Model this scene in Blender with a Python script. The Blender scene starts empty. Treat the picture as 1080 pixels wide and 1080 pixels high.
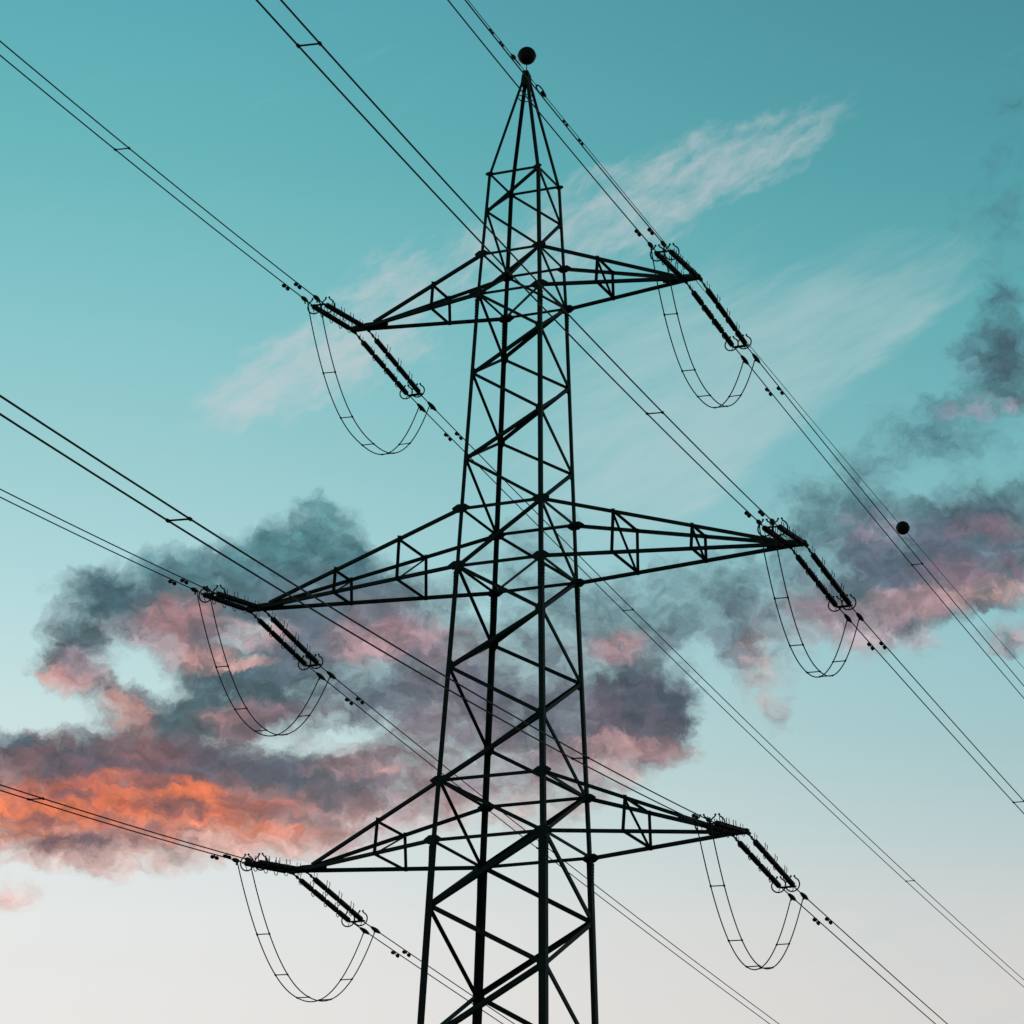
import bpy, math, random
from mathutils import Vector, Matrix

random.seed(7)
R = math.radians
scene = bpy.context.scene
col = scene.collection

# ------------------------------------------------------------------ camera
CAM_YAW, CAM_PITCH, CAM_ROLL = R(-23.9183), R(19.3847), R(1.0860)
EYE = 1.6                                   # everything below is measured from eye height
fw = Vector((math.sin(CAM_YAW) * math.cos(CAM_PITCH), math.cos(CAM_YAW) * math.cos(CAM_PITCH), math.sin(CAM_PITCH)))
rt0 = Vector((math.cos(CAM_YAW), -math.sin(CAM_YAW), 0))
up0 = rt0.cross(fw)
rt = rt0 * math.cos(CAM_ROLL) + up0 * math.sin(CAM_ROLL)
up = up0 * math.cos(CAM_ROLL) - rt0 * math.sin(CAM_ROLL)
cam_data = bpy.data.cameras.new('camera')
cam_data.sensor_width = 36.0
cam_data.lens = 36.0 * 3662.56 / 1080.0
cam_data.clip_start = 0.1
cam_data.clip_end = 20000
cam = bpy.data.objects.new('camera', cam_data)
m = Matrix.Identity(4)
for i in range(3):
    m[i][0], m[i][1], m[i][2] = rt[i], up[i], -fw[i]
m.translation = Vector((41.026, -93.0, EYE))
cam.matrix_world = m
col.objects.link(cam)
scene.camera = cam

# ------------------------------------------------------------------ colour management
scene.render.engine = 'CYCLES'
scene.view_settings.view_transform = 'Standard'
scene.view_settings.look = 'None'
scene.view_settings.exposure = 0.0
scene.view_settings.gamma = 1.0
scene.view_settings.use_curve_mapping = False
scene.render.resolution_x = scene.render.resolution_y = 1024


def lin(r, g, b):
    def c(v):
        v = v / 255.0
        return v / 12.92 if v <= 0.04045 else ((v + 0.055) / 1.055) ** 2.4
    return (c(r), c(g), c(b), 1.0)


# ------------------------------------------------------------------ sky (dusk, clouds lit from below the horizon)
SUN_EL, SUN_AZ = R(1.5), R(-48.0)
AZ0, EL0 = -23.918, 19.385                  # the part of the sky the cloud bank stands in
# cloud masses: azimuth, elevation (degrees from the middle of the bank), half sizes in degrees, tilt, weight
CUMULUS = [
    (-6.836, -1.860, 0.751, 0.720, 0, 1.00),
    (-5.902, -1.590, 1.314, 0.657, 6, 1.10),
    (-5.687, -1.018, 0.469, 0.375, 0, 0.55),
    (-4.998, -1.544, 1.252, 0.720, 8, 1.10),
    (-4.512, -1.054, 0.814, 0.626, 15, 0.90),
    (-5.411, -2.188, 0.970, 0.688, -10, 1.00),
    (-5.103, -2.515, 0.688, 0.469, 0, 0.80),
    (-3.212, -0.624, 0.720, 0.688, 0, 2.20),
    (-3.981, -0.812, 0.563, 0.532, 0, 1.00),
    (-3.616, -1.390, 1.408, 0.876, 0, 1.00),
    (-2.612, -1.353, 1.033, 0.782, 0, 0.70),
    (-1.988, -1.458, 0.939, 0.688, 0, 0.55),
    (-4.282, -2.042, 0.876, 0.469, 0, 0.60),
    (-7.006, -2.584, 0.657, 0.563, 0, 0.90),
    (-7.283, -3.003, 0.688, 0.438, -15, 0.70),
    (-6.711, -2.940, 0.720, 0.469, -30, 0.90),
    (-6.262, -3.366, 0.626, 0.375, -35, 0.90),
    (-6.397, -3.125, 0.469, 0.313, -30, 0.40),
    (-2.899, -1.956, 1.564, 0.939, 0, 1.00),
    (-2.121, -2.165, 1.252, 0.876, 0, 0.90),
    (-1.354, -1.986, 0.939, 0.720, 0, 0.70),
    (-4.774, -2.998, 0.970, 0.657, 8, 1.10),
    (-3.905, -2.962, 1.189, 0.720, 0, 1.20),
    (-2.800, -2.577, 1.252, 0.782, 0, 0.90),
    (-4.446, -3.498, 1.252, 0.407, 0, 0.90),
    (-3.839, -3.426, 0.782, 0.344, 0, 0.60),
    (-1.678, -3.088, 1.033, 0.720, 0, 0.90),
    (-2.617, -3.429, 0.876, 0.532, 0, 0.55),
    (-1.068, -2.916, 0.939, 0.939, 0, 0.80),
    (-1.006, -3.538, 1.095, 0.626, 0, 0.60),
    (-5.879, -3.719, 1.033, 0.563, 8, 1.20),
    (-5.008, -3.522, 0.939, 0.532, 10, 1.00),
    (-5.776, -4.225, 1.408, 0.626, 0, 1.10),
    (-7.504, -4.285, 1.408, 0.469, 0, 1.20),
    (-7.912, -4.463, 1.252, 0.626, 0, 1.10),
    (-6.513, -4.525, 1.721, 0.563, 0, 1.20),
    (-5.091, -4.302, 1.564, 0.626, 0, 1.10),
    (-4.259, -4.282, 1.408, 0.501, -6, 1.00),
    (-7.153, -5.099, 2.347, 0.688, 0, 1.40),
    (-5.811, -4.970, 2.190, 0.657, 0, 1.40),
    (-4.499, -5.006, 1.721, 0.626, 0, 1.20),
    (-3.311, -4.464, 1.252, 0.532, -5, 1.10),
    (-2.728, -4.630, 1.408, 0.563, -8, 1.00),
    (-1.894, -4.574, 1.252, 0.563, 0, 0.85),
    (-3.389, -5.180, 1.564, 0.532, -4, 1.00),
    (-2.255, -5.143, 1.408, 0.532, 0, 0.65),
    (-1.146, -4.087, 0.939, 0.563, 0, 0.60),
    (-2.439, -4.170, 0.939, 0.375, 0, 0.50),
    (-7.574, -5.523, 1.564, 0.407, 0, 0.80),
    (-6.374, -5.646, 1.721, 0.438, 0, 1.00),
    (-5.033, -5.492, 1.721, 0.407, 0, 0.80),
    (-6.357, -5.953, 1.252, 0.407, 0, 0.60),
    (-5.461, -5.943, 1.564, 0.407, 0, 0.30),
    (-4.125, -5.625, 1.721, 0.407, 0, 0.38),
    (-0.060, -0.940, 1.564, 0.939, 10, 0.55),
    (0.322, -0.542, 0.939, 0.626, 20, 0.30),
    (0.349, -2.183, 1.408, 1.252, 0, 0.60),
    (-0.252, -2.975, 1.095, 0.939, 0, 0.70),
    (0.752, -3.347, 1.252, 0.939, 0, 0.90),
    (0.083, -4.527, 1.877, 0.782, -8, 0.70),
    (0.989, -3.967, 1.252, 0.688, 0, 0.70),
    (0.168, -4.991, 1.095, 0.469, 0, 0.35),
    (1.657, -1.697, 1.345, 0.782, 8, 0.80),
    (1.615, -2.228, 0.782, 0.469, 0, 0.60),
    (2.174, -2.879, 0.907, 0.688, -8, 1.40),
    (2.482, -3.157, 0.688, 0.594, 0, 0.90),
    (1.748, -3.335, 1.189, 0.626, 0, 0.90),
    (1.827, -3.723, 1.126, 0.407, 0, 0.90),
    (2.698, -3.903, 0.563, 0.282, -10, 0.60),
    (1.785, -4.159, 0.939, 0.344, -8, 0.60),
    (2.271, -3.999, 0.720, 0.282, 0, 0.40),
    (3.048, -1.189, 1.314, 0.720, 12, 0.62),
    (3.898, -1.253, 1.158, 0.688, 10, 0.45),
    (3.663, -2.313, 0.563, 0.375, 0, 0.62),
    (3.125, -1.845, 1.408, 0.626, 8, 0.50),
    (4.227, -2.812, 0.563, 0.751, 12, 0.85),
    (4.049, -1.846, 1.033, 0.532, 0, 0.42),
    (5.183, 0.249, 1.189, 0.814, -15, 0.72),
    (5.778, 0.551, 0.626, 0.563, -40, 0.50),
    (4.989, -0.372, 0.939, 0.782, 0, 0.55),
    (5.985, -0.899, 1.345, 0.907, 0, 0.95),
    (6.718, -0.416, 1.189, 0.688, 0, 0.75),
    (7.294, -0.724, 1.345, 0.751, 0, 0.85),
    (7.799, -0.194, 1.095, 0.657, 0, 1.00),
    (8.292, -0.597, 0.782, 0.939, 0, 0.80),
    (7.512, -1.148, 1.564, 0.563, 4, 1.00),
    (6.512, -1.406, 1.721, 0.438, 6, 0.90),
    (7.276, -1.422, 2.034, 0.344, 4, 0.70),
    (5.205, -1.620, 1.095, 0.563, 0, 0.60),
    (6.047, -1.709, 1.095, 0.407, 0, 0.50),
    (6.724, -2.186, 1.252, 0.344, -5, 0.62),
    (5.502, -2.324, 0.939, 0.407, 0, 0.35),
    (8.197, -2.188, 0.501, 0.375, 0, 0.85),
    (8.348, 2.544, 0.876, 0.876, 0, 1.10),
    (7.999, 2.356, 0.782, 0.688, 0, 0.60),
    (7.693, 1.483, 1.564, 0.469, 0, 0.66),
    (6.958, 1.256, 0.970, 0.469, 8, 0.66),
    (6.261, 1.429, 0.782, 0.375, 10, 0.30),
    (8.228, 3.661, 0.939, 0.688, 10, 0.50),
    (8.236, 4.863, 1.033, 0.782, 10, 0.62),
    (8.452, 6.572, 0.939, 1.033, 0, 0.50),
    (7.225, 2.614, 0.782, 0.469, 0, 0.32),
    (7.950, 0.731, 1.877, 0.532, 0, 0.36),
    (6.585, 2.011, 0.626, 0.313, 0, 0.22),
    (-7.864, -6.552, 0.594, 0.313, 0, 1.10),
]
GAPS = [
    (-5.845, -2.925, 0.657, 0.344, -20, 0.90),
    (-4.392, -2.327, 0.469, 0.250, 0, 0.55),
    (-3.447, -3.691, 0.782, 0.219, 25, 0.55),
    (-3.309, -4.106, 0.782, 0.188, 0, 0.60),
    (-2.333, -2.749, 0.375, 0.375, 20, 0.35),
    (-4.689, -3.850, 0.375, 0.156, 10, 0.50),
    (-2.800, -3.855, 0.532, 0.156, 20, 0.30),
    (-1.493, -2.537, 0.469, 0.250, 0, 0.30),
    (-0.539, -3.917, 0.626, 0.219, 10, 0.35),
    (1.157, -2.577, 0.407, 0.626, 0, 0.30),
    (-7.096, -3.582, 1.095, 0.469, 0, 0.60),
    (-0.587, -1.733, 0.469, 0.375, 0, 0.35),
    (-1.287, -1.594, 0.469, 0.250, 0, 0.30),
    (0.123, -2.500, 0.563, 0.375, 0, 0.30),
    (-2.101, -2.789, 0.469, 0.282, 0, 0.30),
    (-1.459, -3.784, 0.939, 0.250, 10, 0.35),
    (-3.900, -1.995, 0.469, 0.282, 0, 0.25),
]
CIRRUS = [
    (-4.686, 1.638, 0.782, 0.344, 22, 1.00),
    (-3.841, 2.099, 1.126, 0.563, 22, 1.30),
    (-2.983, 2.416, 1.158, 0.563, 20, 1.15),
    (-2.294, 3.143, 1.252, 0.688, 25, 0.65),
    (-1.518, 3.869, 1.408, 0.688, 25, 0.65),
    (-1.799, 2.582, 0.939, 0.407, 10, 0.50),
    (-2.472, 3.682, 0.939, 0.469, 20, 0.25),
    (1.036, 4.621, 1.408, 0.876, 14, 0.65),
    (2.159, 5.249, 1.252, 0.688, 22, 0.75),
    (2.484, 4.784, 1.095, 0.469, 10, 0.30),
    (3.289, 5.711, 1.095, 0.594, 25, 0.85),
    (4.260, 6.087, 1.095, 0.469, 22, 0.85),
    (5.201, 6.409, 0.782, 0.344, 25, 0.50),
    (0.237, 4.299, 1.408, 0.688, 20, 0.40),
    (4.095, 5.548, 0.939, 0.250, 20, 0.20),
]
VEIL = [
    (4.551, 2.672, 2.972, 1.721, 18, 0.75),
    (5.027, 2.820, 2.503, 0.939, 28, 0.50),
    (4.071, 1.742, 2.034, 0.939, 32, 0.60),
    (3.126, 0.810, 1.721, 0.782, 35, 0.60),
    (5.663, 3.120, 2.190, 0.939, 25, 0.70),
    (2.811, 1.747, 2.660, 1.721, 20, 0.80),
    (2.342, 0.652, 1.877, 1.095, 20, 0.80),
    (6.611, 3.174, 1.095, 0.407, 25, 0.40),
    (1.540, 2.522, 2.347, 1.877, 0, 0.50),
    (1.866, 1.431, 1.877, 1.564, 0, 0.40),
    (7.278, -7.279, 2.660, 1.095, 10, 0.60),
    (6.402, -6.813, 2.660, 0.407, 5, 0.60),
    (7.765, -8.288, 1.095, 0.188, 12, 1.20),
    (7.055, -7.353, 0.626, 0.188, -14, 0.70),
    (0.405, -5.607, 3.129, 1.408, 0, 0.20),
]
# tints of the cloud bank: where, how large, tilt, colour, strength
TINTS = [
    (-7.021, -1.839, 0.751, 0.688, 0, (66, 100, 110), 1.00),
    (-5.918, -1.591, 1.345, 0.532, 6, (68, 100, 112), 1.00),
    (-5.687, -1.018, 0.626, 0.375, 0, (108, 156, 162), 0.70),
    (-4.512, -1.054, 0.939, 0.532, 15, (92, 134, 142), 0.80),
    (-3.189, -0.436, 0.845, 0.688, 0, (80, 130, 138), 0.95),
    (-2.918, -0.582, 0.407, 0.282, 0, (118, 164, 168), 0.60),
    (-3.091, -0.964, 1.001, 0.407, 0, (72, 112, 122), 0.90),
    (-3.982, -0.780, 0.563, 0.469, 0, (92, 142, 148), 0.80),
    (-3.619, -1.328, 1.252, 0.469, 0, (92, 126, 136), 0.70),
    (-2.909, -1.676, 1.252, 0.438, 0, (106, 118, 132), 0.70),
    (-7.129, -2.560, 0.626, 0.438, 0, (84, 100, 112), 0.80),
    (-4.773, -3.029, 0.876, 0.501, 8, (74, 94, 106), 0.95),
    (-3.858, -2.991, 1.126, 0.563, 0, (78, 100, 112), 0.95),
    (-2.801, -2.546, 0.876, 0.469, 0, (108, 118, 132), 0.70),
    (-1.677, -3.119, 0.688, 0.501, 0, (92, 112, 124), 0.85),
    (-2.333, -2.749, 0.469, 0.313, 20, (150, 178, 184), 0.50),
    (-2.768, -3.465, 0.626, 0.375, 0, (108, 114, 128), 0.70),
    (-1.440, -1.676, 0.469, 0.219, 0, (170, 188, 196), 0.50),
    (-1.069, -2.869, 0.626, 0.469, 0, (146, 138, 152), 0.50),
    (-5.881, -3.672, 0.939, 0.375, 8, (82, 104, 116), 0.90),
    (-5.010, -3.476, 0.782, 0.344, 10, (80, 108, 116), 0.90),
    (-7.657, -4.232, 1.252, 0.282, 0, (62, 90, 104), 0.90),
    (-7.115, -4.511, 0.626, 0.250, 0, (72, 84, 100), 0.80),
    (-6.437, -4.537, 1.408, 0.344, 0, (102, 88, 102), 0.90),
    (-5.089, -4.349, 1.314, 0.375, 0, (98, 88, 104), 0.90),
    (-4.259, -4.282, 0.939, 0.344, -6, (98, 94, 110), 0.80),
    (-3.313, -4.402, 1.033, 0.313, -5, (88, 102, 112), 0.95),
    (-2.729, -4.599, 1.189, 0.375, -8, (102, 102, 116), 0.90),
    (-1.925, -4.543, 0.876, 0.375, 0, (128, 118, 128), 0.70),
    (-0.060, -0.940, 1.408, 0.782, 0, (110, 146, 152), 0.60),
    (0.753, -3.425, 1.095, 0.688, 0, (104, 108, 122), 0.80),
    (0.059, -3.203, 0.939, 0.626, 0, (120, 120, 134), 0.60),
    (1.611, -1.729, 1.252, 0.532, 8, (112, 144, 150), 0.70),
    (3.048, -1.189, 1.252, 0.688, 12, (118, 150, 156), 0.70),
    (2.235, -2.847, 1.033, 0.720, -8, (84, 92, 106), 1.00),
    (2.022, -3.223, 0.782, 0.344, 0, (116, 98, 114), 0.70),
    (2.696, -3.125, 0.626, 0.469, 0, (82, 92, 108), 0.80),
    (3.663, -2.313, 0.563, 0.344, 0, (114, 124, 138), 0.80),
    (5.183, 0.296, 1.095, 0.720, -15, (100, 132, 144), 0.80),
    (5.984, -0.930, 1.158, 0.751, 0, (104, 110, 128), 0.90),
    (6.718, -0.416, 1.033, 0.563, 0, (98, 118, 134), 0.85),
    (7.801, -0.148, 0.939, 0.407, 0, (92, 108, 120), 0.90),
    (7.295, -0.677, 0.939, 0.407, 0, (110, 114, 132), 0.80),
    (8.350, 2.606, 0.782, 0.782, 0, (80, 100, 114), 0.95),
    (7.692, 1.452, 1.408, 0.375, 0, (94, 132, 142), 0.80),
    (6.958, 1.272, 0.845, 0.407, 8, (94, 138, 148), 0.80),
    (8.236, 4.863, 0.939, 0.720, 10, (92, 124, 142), 0.80),
    (8.452, 6.572, 0.939, 1.033, 0, (84, 122, 138), 0.80),
    (-5.391, -1.984, 0.594, 0.407, -10, (171, 130, 135), 0.95),
    (-5.134, -2.517, 0.501, 0.219, 0, (199, 153, 149), 0.90),
    (-5.923, -2.338, 0.563, 0.250, -20, (193, 175, 181), 0.80),
    (-4.951, -2.197, 0.313, 0.219, 0, (100, 104, 118), 0.80),
    (-6.711, -2.940, 0.594, 0.344, -30, (183, 160, 170), 0.80),
    (-7.311, -3.036, 0.532, 0.219, -20, (201, 154, 152), 0.90),
    (-6.261, -3.381, 0.563, 0.250, -30, (205, 153, 145), 0.95),
    (-4.377, -2.654, 0.438, 0.094, 8, (206, 164, 159), 0.80),
    (-2.128, -1.931, 0.563, 0.375, 0, (168, 135, 145), 0.85),
    (-2.333, -2.281, 0.532, 0.282, 0, (185, 153, 158), 0.85),
    (-1.400, -2.019, 0.469, 0.250, 0, (181, 151, 159), 0.80),
    (-4.248, -2.118, 0.563, 0.219, 0, (196, 166, 169), 0.80),
    (-3.915, -3.445, 0.688, 0.172, 0, (152, 125, 134), 0.80),
    (-4.475, -3.530, 0.469, 0.172, 0, (162, 124, 129), 0.80),
    (-1.053, -3.524, 0.688, 0.344, 0, (176, 154, 161), 0.70),
    (-2.598, -3.973, 0.469, 0.188, 0, (193, 175, 181), 0.70),
    (-0.727, -2.361, 0.469, 0.375, 0, (169, 143, 151), 0.60),
    (-7.612, -4.461, 0.469, 0.172, 0, (138, 105, 110), 0.80),
    (-5.780, -4.148, 0.438, 0.235, 0, (154, 108, 107), 0.80),
    (-5.246, -4.232, 0.407, 0.188, 0, (122, 100, 109), 0.70),
    (1.615, -2.197, 0.594, 0.235, 5, (182, 151, 156), 0.95),
    (1.828, -3.817, 0.782, 0.172, 0, (178, 141, 142), 0.85),
    (2.759, -3.918, 0.469, 0.156, -8, (189, 154, 156), 0.80),
    (1.815, -4.206, 0.720, 0.188, -6, (211, 170, 160), 0.90),
    (2.363, -4.045, 0.532, 0.156, 0, (158, 132, 141), 0.70),
    (0.990, -4.045, 0.939, 0.313, 0, (172, 148, 153), 0.70),
    (4.227, -2.812, 0.532, 0.688, 12, (198, 173, 170), 1.00),
    (5.919, -0.245, 0.469, 0.313, 0, (158, 146, 162), 0.70),
    (7.763, -0.380, 0.469, 0.203, 0, (148, 119, 133), 0.70),
    (7.904, -0.817, 0.313, 0.125, 0, (134, 158, 172), 0.70),
    (7.591, -1.057, 0.939, 0.219, 0, (146, 124, 140), 0.85),
    (7.383, -1.424, 1.502, 0.203, 4, (194, 158, 158), 0.85),
    (6.435, -1.436, 0.939, 0.219, 6, (178, 148, 154), 0.90),
    (5.972, -1.646, 0.939, 0.282, 6, (172, 148, 155), 0.80),
    (5.159, -1.635, 0.845, 0.407, 0, (168, 150, 160), 0.85),
    (6.724, -2.186, 1.252, 0.344, -5, (194, 180, 186), 1.00),
    (5.502, -2.324, 0.939, 0.407, 0, (190, 173, 179), 0.90),
    (8.197, -2.188, 0.532, 0.344, 0, (194, 161, 168), 1.00),
    (7.822, 1.650, 0.626, 0.156, 8, (164, 146, 166), 0.90),
    (7.225, 2.583, 0.626, 0.469, 0, (120, 150, 166), 0.60),
    (-7.295, -5.230, 1.721, 0.297, 2, (230, 128, 88), 0.95),
    (-6.259, -5.023, 1.643, 0.266, 0, (232, 124, 82), 0.95),
    (-5.367, -4.826, 1.095, 0.250, -6, (238, 132, 84), 1.00),
    (-4.725, -5.015, 1.095, 0.282, -14, (234, 126, 86), 0.95),
    (-4.404, -5.095, 0.532, 0.282, 0, (236, 134, 92), 0.90),
    (-3.669, -4.973, 0.532, 0.141, -8, (226, 130, 100), 0.90),
    (-7.817, -5.228, 0.939, 0.344, 0, (236, 132, 88), 1.00),
    (-6.946, -4.811, 0.782, 0.188, 6, (206, 112, 88), 0.80),
    (-5.476, -5.048, 0.532, 0.141, -6, (140, 92, 92), 0.85),
    (-5.006, -5.120, 0.344, 0.110, 0, (148, 96, 94), 0.80),
    (-7.528, -5.320, 0.375, 0.094, 0, (160, 98, 90), 0.80),
    (-4.028, -5.080, 0.375, 0.156, 0, (142, 96, 100), 0.85),
    (-4.232, -4.902, 0.375, 0.156, 0, (150, 100, 100), 0.50),
    (-3.163, -5.157, 0.876, 0.141, -3, (148, 108, 112), 0.85),
    (-3.352, -5.365, 1.095, 0.141, -3, (226, 140, 114), 0.95),
    (-7.014, -4.938, 0.469, 0.094, 4, (150, 98, 96), 0.60),
    (-7.719, -5.592, 1.095, 0.188, 0, (236, 156, 126), 0.95),
    (-6.091, -5.354, 1.877, 0.125, 0, (226, 136, 106), 0.80),
    (-6.420, -5.633, 1.314, 0.188, 0, (122, 98, 108), 0.95),
    (-5.661, -5.551, 0.782, 0.172, 0, (126, 100, 108), 0.90),
    (-4.853, -5.484, 1.252, 0.172, 0, (226, 150, 126), 0.90),
    (-6.431, -5.957, 0.939, 0.188, 0, (208, 165, 158), 0.90),
    (-5.458, -6.004, 1.564, 0.250, 0, (226, 200, 193), 0.80),
    (-4.122, -5.703, 1.564, 0.235, 0, (222, 181, 171), 0.85),
    (-2.357, -4.354, 0.657, 0.110, 0, (192, 152, 148), 0.90),
    (-2.299, -5.207, 0.939, 0.188, 0, (205, 190, 190), 0.80),
    (-2.200, -5.452, 0.782, 0.156, 0, (193, 168, 171), 0.80),
    (-1.353, -4.870, 0.939, 0.219, 0, (182, 161, 166), 0.60),
    (0.167, -4.960, 1.408, 0.282, -4, (208, 170, 164), 0.90),
    (-0.830, -4.546, 0.782, 0.219, 0, (170, 148, 156), 0.60),
    (0.081, -4.371, 1.095, 0.344, 0, (150, 138, 148), 0.70),
    (-1.016, -3.149, 0.939, 0.626, 0, (112, 112, 126), 0.55),
    (0.354, -2.496, 0.939, 0.626, 0, (112, 120, 132), 0.50),
    (-7.864, -6.552, 0.626, 0.344, 0, (230, 189, 182), 1.00),
]


world = bpy.data.worlds.new('World')
scene.world = world
world.use_nodes = True
nt = world.node_tree
nt.nodes.clear()
N, Lk = nt.nodes, nt.links


def node(kind, **kw):
    n = N.new(kind)
    for k, v in kw.items():
        setattr(n, k, v)
    return n


def put(sock, v):
    if isinstance(v, bpy.types.NodeSocket):
        Lk.new(v, sock)
    else:
        sock.default_value = v


def mth(op, a, b=None, c=None, clamp=False):
    n = node('ShaderNodeMath', operation=op, use_clamp=clamp)
    put(n.inputs[0], a)
    if b is not None: put(n.inputs[1], b)
    if c is not None: put(n.inputs[2], c)
    return n.outputs[0]


def vec(op, a, b=None, c=None, scale=None):
    n = node('ShaderNodeVectorMath', operation=op)
    put(n.inputs[0], a)
    if b is not None: put(n.inputs[1], b)
    if c is not None: put(n.inputs[2], c)
    if scale is not None: put(n.inputs['Scale'], scale)
    return n.outputs[0]


def smooth(v, lo, hi, a=0.0, b=1.0):
    n = node('ShaderNodeMapRange', interpolation_type='SMOOTHSTEP')
    put(n.inputs['Value'], v)
    for k, x in (('From Min', lo), ('From Max', hi), ('To Min', a), ('To Max', b)):
        put(n.inputs[k], x)
    return n.outputs['Result']


def linmap(v, lo, hi, a=0.0, b=1.0, clamp=True):
    n = node('ShaderNodeMapRange', clamp=clamp)
    put(n.inputs['Value'], v)
    for k, x in (('From Min', lo), ('From Max', hi), ('To Min', a), ('To Max', b)):
        put(n.inputs[k], x)
    return n.outputs['Result']


def noise(v, scale, detail=6.0, rough=0.55, lac=2.0, out='Fac', dist=0.0):
    n = node('ShaderNodeTexNoise', noise_dimensions='3D', normalize=True)
    put(n.inputs['Vector'], v)
    n.inputs['Scale'].default_value = scale
    n.inputs['Detail'].default_value = detail
    n.inputs['Roughness'].default_value = rough
    n.inputs['Lacunarity'].default_value = lac
    n.inputs['Distortion'].default_value = dist
    return n.outputs['Fac' if out == 'Fac' else 'Color']


def ramp(v, stops):
    n = node('ShaderNodeValToRGB')
    e = n.color_ramp.elements
    while len(e) > 1: e.remove(e[-1])
    e[0].position, e[0].color = stops[0]
    for p_, c_ in stops[1:]:
        x = e.new(p_); x.color = c_
    put(n.inputs['Fac'], v)
    return n.outputs['Color']


def mix(f, a, b, mode='MIX'):
    n = node('ShaderNodeMix', data_type='RGBA', blend_type=mode)
    put(n.inputs[0], f); put(n.inputs[6], a); put(n.inputs[7], b)
    return n.outputs[2]


def masses(p, blobs):
    acc = None
    for (x, y, rx, ry, rot_, w) in blobs:
        mp = node('ShaderNodeMapping', vector_type='TEXTURE')
        put(mp.inputs['Vector'], p)
        mp.inputs['Location'].default_value = (x, y, 0)
        mp.inputs['Rotation'].default_value = (0, 0, R(rot_))
        mp.inputs['Scale'].default_value = (rx * 1.4, ry * 1.4, 1)
        g = node('ShaderNodeTexGradient', gradient_type='SPHERICAL')
        Lk.new(mp.outputs[0], g.inputs[0])
        acc = mth('MULTIPLY', g.outputs['Fac'], w) if acc is None else mth('MULTIPLY_ADD', g.outputs['Fac'], w, acc)
    return acc


tc = node('ShaderNodeTexCoord')
direction = vec('NORMALIZE', tc.outputs['Generated'])
sep = node('ShaderNodeSeparateXYZ'); Lk.new(direction, sep.inputs[0])
dx, dy, dz = sep.outputs
el = mth('MULTIPLY', mth('ARCSINE', dz), 180 / math.pi)
az = mth('MULTIPLY', mth('ARCTAN2', dx, dy), 180 / math.pi)
X = mth('MULTIPLY', mth('SUBTRACT', az, AZ0), math.cos(R(EL0)))
Y = mth('SUBTRACT', el, EL0)
cx = node('ShaderNodeCombineXYZ'); Lk.new(X, cx.inputs[0]); Lk.new(Y, cx.inputs[1])
P = cx.outputs[0]                            # degrees across the sky; z is constant

# clear sky: teal high up, pale towards the horizon, duller to the right of the afterglow
EL_LO, EL_HI = -2.0, 90.0
def stops(rows): return [((e - EL_LO) / (EL_HI - EL_LO), lin(*c)) for e, c in rows]
sky_a = ramp(linmap(el, EL_LO, EL_HI), stops([
    (-2, (150, 140, 128)), (1, (246, 226, 200)), (6, (238, 233, 227)), (11.0, (235, 234, 232)), (12.6, (231, 235, 234)), (14.2, (220, 232, 232)), (15.6, (205, 228, 228)),
    (17.0, (190, 223, 225)), (18.4, (174, 216, 220)), (20.2, (156, 207, 211)), (22.4, (134, 199, 204)),
    (25.0, (107, 185, 190)), (27.6, (92, 173, 184)), (38, (52, 112, 130)), (60, (28, 66, 86)), (90, (18, 44, 62))]))
sky_b = ramp(linmap(el, EL_LO, EL_HI), stops([
    (-2, (130, 126, 122)), (1, (215, 205, 192)), (6, (208, 206, 203)), (11.0, (217, 213, 210)), (12.6, (210, 211, 209)), (14.2, (182, 203, 205)), (15.6, (162, 198, 201)),
    (17.0, (150, 196, 202)), (18.4, (138, 192, 199)), (20.2, (118, 182, 189)), (22.4, (98, 172, 179)),
    (25.0, (80, 157, 167)), (27.6, (74, 142, 156)), (38, (42, 92, 110)), (60, (24, 56, 76)), (90, (16, 40, 58))]))
clear = mix(smooth(X, -10.0, 12.5), sky_a, sky_b)
nish = node('ShaderNodeTexSky', sky_type='NISHITA', sun_disc=False, sun_elevation=SUN_EL, sun_rotation=SUN_AZ)
clear = mix(0.03, clear, vec('SCALE', nish.outputs[0], scale=0.1))
# the sky is darker away from the afterglow
glow = mth('COSINE', mth('MULTIPLY', mth('SUBTRACT', az, AZ0), math.pi / 180))
clear = vec('SCALE', clear, scale=smooth(glow, -0.3, 0.95, 0.30, 1.0))

# shared turbulence
w1 = vec('SUBTRACT', noise(P, 0.60, 4, 0.55, out='Color'), (0.5, 0.5, 0.5))
w2 = vec('SUBTRACT', noise(P, 2.1, 4, 0.6, out='Color'), (0.5, 0.5, 0.5))
PW = vec('MULTIPLY_ADD', w1, (0.55, 0.45, 0), P)
PW = vec('MULTIPLY_ADD', w2, (0.62, 0.52, 0), PW)
w3 = vec('SUBTRACT', noise(PW, 5.2, 4, 0.6, out='Color'), (0.5, 0.5, 0.5))
PW = vec('MULTIPLY_ADD', w3, (0.26, 0.22, 0), PW)
fine_c = node('ShaderNodeSeparateXYZ'); Lk.new(noise(vec('MULTIPLY', PW, (1.0, 1.25, 1.0)), 1.45, 8, 0.62, out='Color'), fine_c.inputs[0])
fine, fine2, fine3 = fine_c.outputs


def soft(f, k=1.15):                         # sum of overlapping masses -> 0..1
    return mth('SUBTRACT', 1.0, mth('EXPONENT', mth('MULTIPLY', f, -k)))


def rough(f, n, amp):
    return mth('ADD', f, mth('MULTIPLY', mth('SUBTRACT', n, 0.5), amp))


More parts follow.
